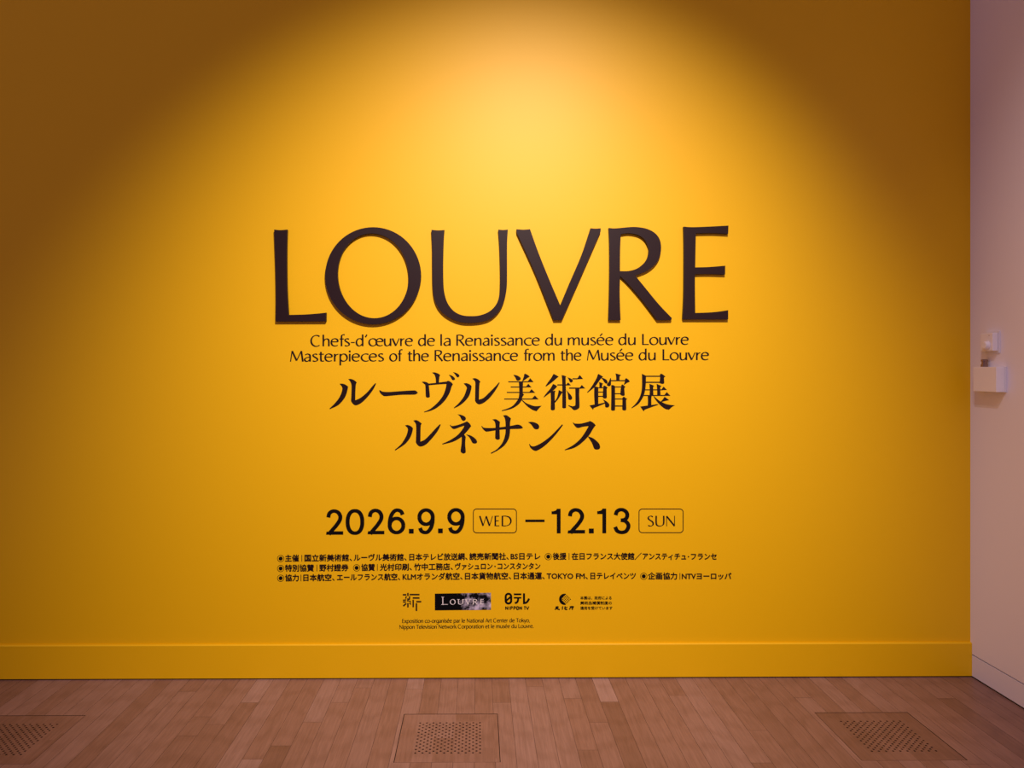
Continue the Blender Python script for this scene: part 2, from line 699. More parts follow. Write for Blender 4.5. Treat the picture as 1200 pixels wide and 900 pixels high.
def R4(x0, y0, x1, y1):
    return f'{x0},{y0}* {x1},{y0}* {x1},{y1}* {x0},{y1}*'


TITLE_A = [
    (GA, ['180,98* 200,95 240,103 280,130* 272,170 255,230 220,290 160,350 65,396* 62,386* 120,330 175,260 205,190 210,140',
          '280,42* 310,40 350,55 380,80* 370,110 365,180 363,290* 420,265 500,200 560,130 598,90* 608,95* 570,170 500,260 430,325 370,350 335,332 313,300* 318,200 318,110 300,65']),
    (GA, ['648,170* 665,180 690,190 760,193 900,183 1040,175 1075,180 1098,203* 1070,222 1030,225 900,227 780,238 710,243 680,230 655,205 645,180']),
    (GB, ['195,80* 230,76 280,92 310,115* 298,150 292,228* 250,228* 246,160 230,110',
          '50,212* 80,206 120,215 150,235* 155,300 165,400 160,425 135,432 110,420 105,370 100,260 80,235',
          '140,235* 260,222 400,205* 425,195 465,215 490,243* 470,280 440,370 370,480 270,570 180,615 85,640* 83,630* 170,590 270,505 345,410 385,310 398,240* 300,245 150,258*',
          '430,110* 470,120 510,150 518,175 495,187 475,175 455,140', '490,73* 530,82 570,105 580,130 560,147 540,135 520,105']),
    (GB, ['640,232* 680,228 725,245 752,268* 745,320 715,410 650,490 580,545 505,583* 503,572* 570,510 640,420 675,330 682,285',
          '760,165* 800,158 845,175 876,208* 862,250 855,460* 920,435 1000,360 1080,280 1135,218* 1148,222* 1100,310 1020,420 930,500 860,526 820,507 800,475* 803,300 803,215 785,185']),
    (K1, ['303,88* 370,100 430,130 455,165 440,195 405,210 370,200 345,150', '540,65* 600,95 636,130* 575,165 495,222* 485,215* 515,130 525,80',
          R4(200, 222, 612, 242), '585,240* 645,158* 700,220 712,240*', R4(250, 328, 570, 348), '545,345* 607,272* 675,345*',
          R4(172, 437, 640, 458), '615,456* 672,380* 748,456*', R4(118, 572, 700, 592), '670,588* 740,508* 817,588*',
          '415,232* 503,225* 498,350 497,470* 425,480* 422,350', '425,455* 480,455 522,492* 490,540 470,610 410,690 310,760 200,800 70,828* 70,810* 180,775 290,720 370,630 410,560',
          '465,585* 490,603 560,660 640,695 740,725 877,718* 825,770 775,830* 690,800 600,740 530,670 465,600*']),
    (K2, ['260,72* 310,98 358,128* 300,175 220,245 105,328* 90,318* 150,230 210,150 245,85', '245,275* 290,295 330,325* 270,390 180,460 60,550* 52,540* 120,450 190,370 230,300',
          '195,440* 270,410 298,430* 280,455 280,640 282,780 265,805 235,812 205,800 197,770 200,600',
          '418,95* 470,105 520,128* 500,150 505,400 508,735 490,762 465,772 440,760 432,730 432,400 428,200', R4(330, 284, 560, 306), '498,306* 550,245* 608,304*',
          '537,142* 590,160 640,190 643,225 615,247 585,235 565,190', '360,398* 440,438* 400,500 350,580 285,658* 268,640* 320,560 345,480',
          '512,400* 570,460 620,520 632,560 620,590 585,600 555,580 548,520 535,450', R4(638, 160, 750, 182), '725,180* 785,92* 854,175*',
          R4(570, 348, 810, 373), '770,370* 828,295* 898,367*', '695,370* 780,370* 775,500 782,720 760,775 700,805 655,800 620,765 553,718* 560,706* 640,728 685,715 697,690 697,500']),
    (K3, ['300,72* 350,100 395,130* 340,180 290,250 220,340 80,455* 70,443* 140,360 210,250 265,150 285,90', '355,150* 420,165 470,200 485,240 470,270 440,262 415,235 390,195',
          '310,240* 350,248 395,270* 378,290 372,352* 318,352* 318,290', '215,330* 260,330 300,345* 297,400 297,690* 222,702* 212,500',
          R4(290, 345, 415, 363), R4(290, 431, 395, 450), R4(290, 517, 395, 537), '400,320* 420,308 460,330 487,355* 468,380 470,540 455,565 425,572 395,560 388,540 390,450',
          '118,712* 220,692 300,680 440,648* 430,672 330,715 205,765* 190,800* 160,765', '385,585* 450,620 505,665 522,710 505,745 470,755 438,740 430,680 415,630',
          '645,62* 690,72 760,95* 730,130 728,205* 660,205* 658,130', R4(545, 197, 845, 220), '540,155* 553,165 555,220 553,290 530,318 495,318 470,295 478,270 510,230',
          '865,158* 910,190 937,228* 880,255 820,295* 815,285* 835,230 840,180', '558,300* 600,300 640,325* 637,400 638,780 620,810 590,820 560,805 555,780 560,500',
          R4(632, 327, 765, 346), R4(632, 464, 760, 484), '765,300* 785,285 820,310 848,340* 825,365 832,480 825,510 795,518 760,505 745,480 752,380 762,330',
          R4(632, 571, 795, 591), R4(632, 712, 790, 735), '785,560* 815,535 850,560 888,580* 862,605 865,780 850,808 825,815 795,805 782,785 785,680']),
    (K4, ['280,70* 320,88 378,115* 365,140 360,300 340,440 300,550 230,660 160,720 75,770* 68,760* 150,680 220,580 265,460 282,330 282,150',
          R4(360, 108, 655, 132), R4(350, 230, 655, 255), '645,85* 675,68 715,90 760,128* 730,150 735,250 715,272 690,275 655,265 642,245 650,140',
          '432,275* 480,290 532,315* 510,345 515,515* 435,515* 440,400 435,320', '580,275* 630,295 682,320* 655,345 660,515* 590,515* 590,400',
          R4(335, 385, 700, 405), '668,402* 720,328* 790,398*', R4(312, 500, 750, 520), '722,518* 785,440* 860,517*',
          '398,510* 480,510* 472,600 475,718* 398,722* 403,620', '248,735* 330,722 480,702 612,683* 600,702 480,745 335,800* 320,832* 285,790',
          '508,510* 550,545 620,605 700,650 800,690 950,710* 890,745 830,800* 760,785 680,730 600,650 540,570', '740,535* 790,570 835,605* 760,620 680,642* 668,628* 710,580']),
]
TITLE_B = [
    (GC, ['145,185* 180,180 220,198 240,220* 230,270 200,340 140,410 30,481* 27,470* 100,405 155,320 178,250 175,215',
          '243,128* 280,123 320,145 342,165* 330,200 327,375* 380,350 450,280 510,215 553,172* 566,175* 530,250 460,340 390,410 330,433 295,417 273,385* 277,260 275,180 262,150']),
    (GC, ['762,55* 800,60 845,80 860,105 850,125 828,132 808,115 790,80',
          '675,175* 700,192 780,175 850,148* 875,140 905,165 922,193* 890,235 840,290 780,340 700,380 585,409* 582,400* 670,360 760,300 820,230 842,188* 790,205 725,228 695,215 672,185*',
          '800,305* 835,290 858,320* 852,400 858,490 850,508 828,515 803,500 798,475 808,400 810,325', '860,290* 920,305 970,340 990,370 985,392 960,398 935,388 915,350 895,320']),
    (GD, ['38,152* 60,170 150,172 250,160 320,150 370,140 405,150 424,172* 395,180 300,183 200,190 100,205 75,205 50,185 33,158*',
          '135,93* 170,90 208,115* 204,160 206,255 205,275 185,283 165,272 162,250 165,150 155,110',
          '235,55* 270,53 310,82* 302,130 302,200 290,270 250,335 190,380 125,415* 122,405* 180,370 230,310 255,240 260,180 258,110 250,75']),
    (GD, ['470,118* 510,115 555,130 575,155 568,180 545,185 525,175 500,140', '485,320* 500,340 535,342 600,310 680,250 750,180 790,138* 798,145* 750,210 690,280 620,345 560,382 530,385 495,360 480,325*']),
    (GD, ['892,118* 910,130 970,130 1040,112* 1055,108 1085,125 1105,147* 1080,180 1040,245 970,315 900,360 815,382* 815,375* 890,335 960,275 1010,205 1038,155* 990,160 940,172 915,160 890,125*',
          '1030,250* 1080,268 1130,310 1146,345 1140,368 1115,375 1090,365 1070,315 1045,275*']),
]


def char_line(name, chars, label):
    x = [wall_pt(float(w.split(',')[0]) / g[2] + g[0], 500)[0] for g, ss in chars for w in ss[0].replace('*', '').split()]
    root = empty(name, ((min(x) + max(x)) / 2, WALL_Y, wall_pt(500, chars[0][0][1] + 50)[2]))
    tag(root, label, 'lettering')
    for g, ss in chars:
        i = Ink()
        for s in ss:
            i.out(s, *g)
        i.build('character', M_INK, root)
    return root


char_line('title_lettering', TITLE_A, 'upper line of bold black Japanese lettering, four katakana followed by four kanji')
char_line('title_lettering', TITLE_B, 'lower shorter line of bold black Japanese katakana, five characters above the date')

# ---- stroke alphabet: x-height 1, y up; each glyph = (advance, [strokes]); a stroke is a list of points, 'c' first for straight corners


def arc(cx, cy, rx, ry, a0, a1, n=14):
    return [(cx + rx * math.cos(math.radians(a0 + (a1 - a0) * i / n)), cy + ry * math.sin(math.radians(a0 + (a1 - a0) * i / n))) for i in range(n + 1)]


E_ARC = [(.70, .56), (.66, .82), (.42, .96), (.17, .83), (.08, .49), (.18, .15), (.44, .03), (.70, .12)]
E_BAR = [(.09, .56), (.70, .56)]


def sh(p, d):
    return [(x + d, y) for x, y in p]


GLYPH = {
    'C': (1.12, [arc(.58, .69, .5, .69, 52, 308)]),
    'h': (.82, [[(.13, 0), (.13, 1.47)], [(.15, .62), (.27, .85), (.46, .94), (.62, .84), (.66, .58), (.66, 0)]]),
    'e': (.82, [E_ARC, E_BAR]),
    'f': (.46, [[(.54, 1.42), (.42, 1.46), (.29, 1.38), (.24, 1.15), (.24, 0)], [(.05, .92), (.46, .92)]]),
    's': (.62, [[(.50, .88), (.32, .95), (.14, .86), (.15, .68), (.32, .52), (.50, .34), (.49, .13), (.29, .03), (.08, .09)]]),
    '-': (.5, [[(.06, .46), (.43, .46)]]),
    'd': (.86, [[(.66, .78), (.50, .94), (.25, .90), (.10, .60), (.11, .28), (.27, .05), (.47, .07), (.66, .3)], [(.69, 1.47), (.69, 0)]]),
    "'": (.36, [[(.24, 1.45), (.09, 1.12)]]),
    'œ': (1.46, [arc(.45, .48, .36, .46, 0, 360, 20), sh(E_ARC, .70), sh(E_BAR, .70)]),
    'u': (.84, [[(.13, .96), (.13, .38), (.20, .10), (.38, .03), (.56, .14), (.67, .36)], [(.69, .96), (.69, 0)]]),
    'v': (.72, [['c', (.03, .96), (.36, .02), (.68, .96)]]),
    'w': (1.08, [['c', (.03, .96), (.30, .02), (.54, .92), (.80, .02), (1.04, .96)]]),
    'l': (.32, [[(.14, 0), (.14, 1.47)]]),
    'a': (.74, [[(.13, .83), (.32, .95), (.52, .87), (.58, .64), (.58, 0)], [(.57, .55), (.32, .51), (.11, .35), (.11, .15), (.26, .03), (.44, .10), (.57, .27)]]),
    'R': (.86, [[(.14, 0), (.14, 1.38)], [(.14, 1.33), (.42, 1.34), (.66, 1.22), (.67, .96), (.50, .76), (.14, .71)], [(.36, .72), (.80, 0)]]),
    'n': (.82, [[(.13, 0), (.13, .96)], [(.15, .62), (.27, .85), (.46, .94), (.62, .84), (.66, .58), (.66, 0)]]),
    'i': (.30, [[(.14, 0), (.14, .96)], ['dot', (.14, 1.26)]]),
    'c': (.74, [arc(.50, .48, .41, .46, 55, 305)]),
    'm': (1.28, [[(.13, 0), (.13, .96)], [(.15, .62), (.27, .85), (.44, .94), (.58, .84), (.62, .58), (.62, 0)], [(.64, .62), (.77, .85), (.94, .94), (1.08, .84), (1.12, .58), (1.12, 0)]]),
    'é': (.82, [E_ARC, E_BAR, [(.34, 1.14), (.56, 1.46)]]),
    'L': (.72, [[(.14, 0), (.14, 1.38)], [(.10, .05), (.70, .05)]]),
    'M': (1.26, [['c', (.06, 0), (.20, 1.34), (.62, .12), (1.04, 1.34), (1.18, 0)]]),
    't': (.52, [[(.21, 1.22), (.21, .25), (.29, .06), (.50, .07)], [(.02, .92), (.48, .92)]]),
    'p': (.86, [[(.14, .96), (.14, -.5)], [(.16, .68), (.33, .91), (.58, .90), (.75, .60), (.73, .27), (.54, .05), (.32, .05), (.16, .2)]]),
    'r': (.50, [[(.13, 0), (.13, .96)], [(.15, .60), (.27, .84), (.47, .92)]]),
    'o': (.90, [arc(.45, .48, .36, .46, 0, 360, 20)]),
    'E': (.72, [[(.14, 0), (.14, 1.38)], [(.14, 1.33), (.62, 1.33)], [(.14, .72), (.58, .72)], [(.14, .05), (.66, .05)]]),
    'x': (.72, [[(.06, .96), (.66, 0)], [(.64, .96), (.04, 0)]]),
    'g': (.84, [[(.66, .78), (.50, .94), (.25, .90), (.10, .60), (.11, .28), (.27, .05), (.47, .07), (.66, .3)], [(.69, .96), (.68, -.2), (.55, -.46), (.32, -.5), (.12, -.42)]]),
    'N': (1.10, [['c', (.14, 0), (.14, 1.34), (.92, .04), (.92, 1.38)]]),
    'A': (.98, [['c', (.03, 0), (.48, 1.36), (.94, 0)], [(.2, .45), (.78, .45)]]),
    'T': (.84, [[(.42, 0), (.42, 1.34)], [(.03, 1.33), (.82, 1.33)]]),
    'k': (.70, [[(.13, 0), (.13, 1.47)], [(.60, .96), (.16, .45)], [(.28, .58), (.68, 0)]]),
    'y': (.70, [[(.03, .96), (.37, .02)], [(.68, .96), (.22, -.48)]]),
    '.': (.30, [['dot', (.14, .09)]]),
    ',': (.30, [[(.18, .14), (.08, -.2)]]),
    'W': (1.42, [['c', (.03, 1.36), (.38, .04), (.70, 1.34), (1.06, .04), (1.38, 1.36)]]),
    'D': (1.20, [[(.14, 0), (.14, 1.38)], [(.14, 1.34), (.50, 1.34), (.86, 1.20), (1.04, .86), (1.02, .46), (.82, .16), (.48, .04), (.14, .04)]]),
    'S': (.76, [[(.64, 1.24), (.42, 1.35), (.18, 1.26), (.13, 1.02), (.30, .82), (.52, .66), (.66, .44), (.62, .16), (.38, .03), (.10, .12)]]),
    'U': (1.08, [[(.14, 1.38), (.14, .5), (.22, .16), (.50, .03), (.80, .16), (.90, .5), (.90, 1.38)]]),
    'O': (1.36, [arc(.68, .69, .56, .68, 0, 360, 28)]),
    'V': (1.06, [['c', (.04, 1.38), (.52, .03), (1.00, 1.38)]]),
    'P': (.84, [[(.14, 0), (.14, 1.38)], [(.14, 1.33), (.46, 1.34), (.70, 1.20), (.70, .88), (.46, .70), (.14, .68)]]),
    'I': (.34, [[(.16, 0), (.16, 1.38)]]),
    ' ': (.42, []),
}


def extent(word):
    """pen start, pen end of the inked part"""
    x, lo, hi = 0, 1e9, -1e9
    for ch in word:
        adv, st = GLYPH[ch]
        for s in st:
            for p in s:
                if not isinstance(p, str):
                    lo, hi = min(lo, x + p[0]), max(hi, x + p[0])
        x += adv
    return lo, hi


def write(ink, word, x0, x1, y0, y1, xh, thick, thin, hard=False):
    """set a word between pixels x0 and x1 on a baseline running y0 to y1; xh is the x-height in pixels"""
    lo, hi = extent(word)
    lo -= thick / 2 / xh * .8
    hi += thick / 2 / xh * .8
    sx = (x1 - x0) / (hi - lo)

    def width(tx, ty):
        return thin + (thick - thin) * abs(ty * .96 + tx * .28) ** 1.5

    def T(p, x):
        u = (x + p[0] - lo) * sx
        return (x0 + u, y0 + (y1 - y0) * u / (x1 - x0) - p[1] * xh)
    x = 0
    for ch in word:
        adv, st = GLYPH[ch]
        for s in st:
            if s[0] == 'dot':
                c = T(s[1], x)
                ink.disc(c[0], c[1], thick * .62, 12)
            elif s[0] == 'c':
                pts = [T(p, x) for p in s[1:]]
                for a, c in zip(pts[:-1], pts[1:]):
                    down = c[1] > a[1]
                    w = thick if (down or hard) else thin * 1.15
                    if abs(c[0] - a[0]) < .3 * xh and not hard and ch in 'MN':
                        w = thin * 1.15 if ch == 'N' or not down else thick
                    ink.ribbon([a, c], w)
            else:
                pts = [T(p, x) for p in s]
                ink.line(pts, thick if hard else width)
        x += adv


def word_line(name, words, label, xh, thick, thin, group=None, mat=M_INK):
    x0, x1 = words[0][1], words[-1][2]
    root = empty(name, wall_pt((x0 + x1) / 2, words[0][3]))
    tag(root, label, 'lettering', group)
    for w, a, c, ya, yb in words:
        i = Ink()
        write(i, w, a, c, ya, yb, xh, thick, thin)
        i.build('word', mat, root)
    return root


def base1(x):
    return 405.9 - 2.0 * (x - 363) / 444


def base2(x):
    return 423.8 - 1.9 * (x - 340) / 490


def mk(ws, fn):
    return [(w, a, c, fn(a), fn(c)) for w, a, c in ws]


word_line('subtitle_lettering', mk([("Chefs-d'œuvre", 363.5, 484), ('de', 489.8, 509.9), ('la', 515.8, 528.4), ('Renaissance', 534.6, 632.8), ('du', 638.7, 658.8),
                                    ('musée', 665.1, 719), ('du', 724.5, 745.1), ('Louvre', 751.8, 807.3)], base1),
          'upper subtitle line in thin dark French lettering, directly below the raised title', 9.3, 2.1, 1.05)
word_line('subtitle_lettering', mk([('Masterpieces', 339.3, 450), ('of', 456, 472.6), ('the', 476.6, 502.7), ('Renaissance', 509.1, 607.3), ('from', 612.7, 650.1),
                                    ('the', 655.8, 681.5), ('Musée', 687.2, 742.4), ('du', 748.3, 768.6), ('Louvre', 775.8, 831)], base2),
          'wider subtitle line in thin dark English lettering, above the Japanese title', 9.3, 2.1, 1.05)

# ---- the dates
VW, HW = 4.7, 4.0


def dw(tx, ty):
    return HW + (VW - HW) * abs(ty)


def numeral(ch, x0, x1, y0, y1, root):
    """a grotesque numeral inside the box x0..x1, y0..y1 (pixels)"""
    i = Ink()
    w, h = x1 - x0, y1 - y0

    def P(u, v, ):                                 # u, v: 0..1 across the box measured to the stroke's centre line
        return (x0 + VW / 2 + u * (w - VW), y0 + HW / 2 + v * (h - HW))

    def path(pts):
        i.line([P(*p) for p in pts], dw)
    if ch == '0':
        path([(.5 + .5 * math.copysign(abs(math.cos(a)) ** .86, math.cos(a)), .5 + .5 * math.copysign(abs(math.sin(a)) ** .92, math.sin(a)))
              for a in [2 * math.pi * q / 28 for q in range(29)]])
    elif ch == '2':
        path([(.02, .29), (.08, .13), (.24, .03), (.48, -.005), (.74, .05), (.90, .18), (.93, .32), (.84, .47), (.58, .69), (.30, .88), (.06, 1.06)])
        i.poly([(x0, y1), (x1, y1), (x1, y1 - HW), (x0 + w * .24, y1 - HW), (x0 + w * .02, y1 - HW * .85)])
    elif ch in '69':
        q = [(.95, .20), (.84, .06), (.60, -.005), (.36, .03), (.14, .20), (.03, .42), (0, .62)]
        bowl = [(.5 + .5 * math.cos(a), .682 + .318 * math.sin(a)) for a in [2 * math.pi * t / 28 for t in range(29)]]
        if ch == '9':
            q = [(1 - u, 1 - v) for u, v in q]
            bowl = [(1 - u, 1 - v) for u, v in bowl]
        path(q)
        path(bowl)
    elif ch == '3':
        path([(.06, .24), (.16, .07), (.42, -.005), (.70, .03), (.89, .15), (.90, .31), (.74, .43), (.44, .465)])
        path([(.44, .465), (.76, .50), (.97, .63), (.99, .78), (.82, .95), (.50, 1.005), (.18, .94), (.02, .76)])
    elif ch == '1':
        i.poly([(x1 - VW + .2, y0), (x1, y0), (x1, y1), (x1 - VW + .2, y1)])
        i.poly(outline(f'{x1 - VW + .3},{y0}* {x1 - VW - .5},{y0 + 1.6} {x1 - VW - 3},{y0 + 2.7} {x0},{y0 + 3.1}* {x0},{y0 + 6.4}* {x1 - VW + .3},{y0 + 6.4}*'))
    elif ch == '.':
        i.rect(x0, y0, x1, y1)
    elif ch == '-':
        i.rect(x0, y0, x1, y1)
    i.build({'.': 'full_stop', '-': 'dash'}.get(ch, 'numeral'), M_BLACK, root)


def date(chars, label):
    root = empty('date_lettering', wall_pt((chars[0][1] + chars[-1][2]) / 2, chars[0][4]))
    tag(root, label, 'lettering')
    for c in chars:
        numeral(*c, root)


date([('2', 382.1, 402.2, 597, 626.6), ('0', 405, 426.9, 596.6, 626.8), ('2', 430.7, 450.4, 596.3, 626.1), ('6', 454.3, 475, 596, 626.1), ('.', 479.1, 484.8, 619.8, 625.3),
      ('9', 489.1, 509.5, 595.7, 625.9), ('.', 513.3, 518.9, 619.4, 624.9), ('9', 524.1, 544.6, 595.4, 625.5)],
     'opening date in bold black numerals, left of the framed weekday WED')
date([('-', 615.6, 638.2, 608.9, 611.8), ('1', 646.4, 657, 596.2, 625.1), ('2', 665.2, 685.6, 595.6, 625.1), ('.', 690, 695.9, 619.4, 625.1), ('1', 699.8, 710.4, 596, 625),
      ('3', 718.2, 738.8, 595.4, 625.8)],
     'closing date in bold black numerals after a dash, left of the framed weekday SUN')


def round_rect(x0, y0, x1, y1, r, n=5):
    out = []
    for cx, cy, a in [(x1 - r, y0 + r, -90), (x1 - r, y1 - r, 0), (x0 + r, y1 - r, 90), (x0 + r, y0 + r, 180)]:
        out += [(cx + r * math.cos(math.radians(a + 90 * i / n)), cy + r * math.sin(math.radians(a + 90 * i / n))) for i in range(n + 1)]
    return out


def weekday(box, letters, y0, y1, label):
    root = empty('weekday_badge', wall_pt((box[0] + box[2]) / 2, box[3]))
    tag(root, label, 'badge', 'framed weekdays beside the dates')
    i = Ink()
    t = .95
    i.poly(round_rect(*box, 4.2), round_rect(box[0] + t, box[1] + t, box[2] - t, box[3] - t, 3.3))
    i.build('border', M_INK, root)
    xh = (y1 - y0) / 1.38
    i = Ink()
    for ch, a, c in letters:
        write(i, ch, a, c, y1, y1, xh, 1.9, .75)
    i.build('weekday_text', M_INK, root)


weekday((554.2, 596, 605.7, 624.9), [('W', 561.3, 578.2), ('E', 579.6, 586), ('D', 587.8, 599.5)], 604.5, 616.6,
        'thin rounded frame around the word WED between the two dates')
weekday((748.4, 596, 801, 624.7), [('S', 758.6, 766.2), ('U', 768.0, 778.8), ('N', 780.2, 791.5)], 604.5, 616.8,
        'thin rounded frame around the word SUN after the closing date')


# ---- small credits, set in the built-in typeface
def text_mesh(body):
    cu = bpy.data.curves.new('text', 'FONT')
    cu.body = body
    cu.resolution_u = 2
    o = bpy.data.objects.new('text', cu)
    COL.objects.link(o)
    bpy.context.view_layer.update()
    me = bpy.data.meshes.new_from_object(o.evaluated_get(bpy.context.evaluated_depsgraph_get()))
    vs = [tuple(v.co[:2]) for v in me.vertices]
    fs = [tuple(p.vertices) for p in me.polygons]
    bpy.data.objects.remove(o)
    bpy.data.curves.remove(cu)
    bpy.data.meshes.remove(me)
    return vs, fs


def set_text(body, x0, x1, yc0, yc1, em, bold, name, mat, root, parent_origin, mid=.37):
    vs, fs = text_mesh(body)
    xs = [v[0] for v in vs]
    lo, hi = min(xs), max(xs)
    sx = (x1 - x0 - 2 * bold) / (hi - lo)
    allv, allf = [], []
    yf = WALL_Y - 0.0008
    for n, (ddx, ddy) in enumerate([(-bold, 0), (bold, 0), (0, -bold), (0, bold)] if bold else [(0, 0)]):
        base = len(allv)
        for vx, vy in vs:
            u = (vx - lo) * sx + bold
            yy = yc0 + (yc1 - yc0) * u / (x1 - x0) + mid * em - vy * em
            allv.append(wall_pt(x0 + u + ddx, yy + ddy, yf - n * 2e-5))
        allf += [tuple(base + i for i in f) for f in fs]
    me = bpy.data.meshes.new(name)
    me.from_pydata([v - Vector(parent_origin) for v in allv], [], allf)
    bm = bmesh.new()
    bm.from_mesh(me)
    r = bmesh.ops.extrude_face_region(bm, geom=bm.faces[:])
    for g in r['geom']:
        if isinstance(g, bmesh.types.BMVert):
            g.co.y = 0
    bmesh.ops.recalc_face_normals(bm, faces=bm.faces)
    bm.to_mesh(me)
    bm.free()
    me.materials.append(mat)
    o = bpy.data.objects.new(name, me)
    COL.objects.link(o)
    o.parent = root
    return o


def ycen(line, x):
    s = -2.3 * min(max((x - 340) / 240, 0), 1)
    return {0: 654.3, 1: 665.9, 2: 677.3}[line] + s + (.3 if x > 760 else 0)


def credit_line(n, bullets, bars, phrases, label, dots=()):
    a, c = bullets[0], phrases[-1][2]
    root = empty('credit_lettering', wall_pt((a + c) / 2, ycen(n, 600) + 4))
    tag(root, label, 'lettering', 'small credit lines under the dates')
    for x in bullets:
        i = Ink()
        y = ycen(n, x) + .3
        i.disc(x, y, 2.35)
        i.ring(x, y, 4.1, .55)
        i.build('bullet', M_BLACK, root)
    for x in bars:
        i = Ink()
        y = ycen(n, x)
        i.rect(x - .35, y - 3.8, x + .35, y + 3.9)
        i.build('divider', M_INK, root)
    for x in dots:
        Ink().disc(x, ycen(n, x) + .2, .9, 10).build('middle_dot', M_INK, root)
    for body, x0, x1 in phrases:
        set_text(body, x0, x1, ycen(n, x0), ycen(n, x1), 8.7, .3, 'phrase', M_INK, root, root.location)


credit_line(0, [328.9, 642.5], [353.7, 666.9],
            [('主催', 333.9, 350.4), ('国立新美術館、', 356.7, 412.6), ('ルーヴル美術館、', 414.4, 476.6), ('日本テレビ放送網、', 479.5, 548), ('読売新聞社、', 550, 596.3), ('BS日テレ', 598.3, 633.4),
             ('後援', 647.6, 663.8), ('在日フランス大使館／', 669.8, 752), ('アンスティチュ', 753, 804.2), ('フランセ', 809.6, 840)],
            'top of three small credit lines of dark Japanese text below the dates', (806.8,))
credit_line(1, [328.9, 417.9], [371.3, 442.2],
            [('特別協賛', 333.9, 368.1), ('野村證券', 374.1, 408.5), ('協賛', 423.1, 439.5), ('光村印刷、', 445.2, 482.8), ('竹中工務店、', 485, 530.8), ('ヴァシュロン', 533.2, 577.4), ('コンスタンタン', 583, 633.4)],
            'middle and shortest of three small credit lines of dark Japanese text', (580.1,))
credit_line(2, [328.9, 754.4], [352.7, 796.8],
            [('協力', 333.9, 350.2), ('日本航空、', 355.3, 392.2), ('エールフランス航空、', 394.7, 469), ('KLMオランダ航空、', 471.7, 542.2), ('日本貨物航空、', 544.7, 599.1), ('日本通運、', 602, 638.4),
             ('TOKYO FM、', 640.5, 689), ('日テレイベンツ', 691.8, 745.2), ('企画協力', 759.3, 793.6), ('NTVヨーロッパ', 798.9, 857.2)],
            'lowest and longest of three small credit lines, just above the logos')

# ---- row of logos
i = Ink()
for pts, w in [([(70, 70), (112, 70)], 17), ([(130, 48), (130, 84)], 17), ([(150, 68), (266, 68)], 17), ([(112, 88), (104, 116)], 15), ([(150, 88), (147, 130)], 16),
               ([(186, 108), (266, 108)], 17), ([(72, 134), (110, 130)], 14), ([(72, 154), (108, 154)], 14), ([(110, 172), (76, 203)], 17), ([(130, 112), (130, 150)], 17),
               ([(130, 168), (130, 218)], 17), ([(146, 140), (164, 160)], 14), ([(148, 168), (166, 184)], 13), ([(192, 128), (192, 216)], 17), ([(228, 151), (287, 151)], 17),
               ([(230, 170), (230, 260)], 18)]:
    i.ribbon([(465 + x / 10, 690 + y / 10) for x, y in pts], w / 10)
o = i.build('logo_mark', M_INK)
tag(o, 'logo of a kanji made from short dark bars, leftmost in the logo row', 'logo', 'row of logos under the credits')

root = empty('logo_plaque', wall_pt(542.4, 715))
tag(root, 'black rectangular logo with pale clouds and white capitals', 'logo', 'row of logos under the credits')
i = Ink()
i.poly([(509.6, 695.7), (575.3, 694.7), (575.3, 714.6), (509.6, 715.3)])
i.build('backing', M_CLOUD, root)
i = Ink()
for ch, a, c, yb, ht in [('L', 517.8, 525.4, 708.6, 9.0), ('O', 527.2, 533.9, 708.4, 6.0), ('U', 536.6, 543, 708.3, 5.9), ('V', 545.2, 551.6, 708.2, 5.9), ('R', 554, 560, 708.1, 5.8), ('E', 562.8, 567.8, 708, 5.8)]:
    write(i, ch, a, c, yb, yb, ht / 1.38, 1.1, .45)
for x0, x1, y in [(517.2, 520.4, 699.7), (517.2, 519.8, 708.5), (535.8, 538.6, 702.5), (541.6, 543.9, 702.5), (544.6, 547.2, 702.4), (550, 552.4, 702.4), (553.4, 555.6, 708), (562.2, 564.4, 708)]:
    i.rect(x0, y - .25, x1, y + .25)
wt = i.build('capitals', M_PRINTWHITE, root, .0004, WALL_Y - .0008)
wt['label'] = 'white serif capitals'

root = empty('broadcaster_logo', wall_pt(606, 715))
tag(root, 'bold black rounded logo with a slashed oval, right of the cloud plaque', 'logo', 'row of logos under the credits')


def LG(p):
    return (575 + p[0] / 15, 690 + p[1] / 15)


i = Ink()
i.poly([LG(p) for p in round_rect(246, 70, 379, 276, 66, 8)], [LG(p) for p in round_rect(283, 106, 343, 240, 30, 8)])
i.ribbon([LG((275, 208)), LG((352, 142))], 2.1)
i.rect(*LG((406, 82)), *LG((540, 112)))
i.rect(*LG((406, 145)), *LG((540, 172)))
i.line([LG(p) for p in [(484, 165), (480, 205), (462, 238), (425, 252)]], 2.3)
i.line([LG(p) for p in [(586, 80), (586, 250)]], 2.4)
i.line([LG(p) for p in [(586, 250), (618, 246), (650, 220), (676, 172)]], 2.3)
i.rect(*LG((568, 235)), *LG((604, 268)))
i.build('emblem', M_BLACK, root)
i = Ink()
for ch, a, c in [('N', 592.1, 595.3), ('I', 596.1, 597.2), ('P', 598, 600.9), ('P', 601.6, 604.5), ('O', 604.8, 608.2), ('N', 608.6, 611.8), ('T', 613.5, 616.7), ('V', 616.3, 620.2)]:
    write(i, ch, a, c, 714.6, 714.5, 3.8 / 1.38, 1.0, 1.0, True)
i.ribbon([(605.7, 713.4), (607.3, 711.9)], .5)
i.build('caption', M_BLACK, root)

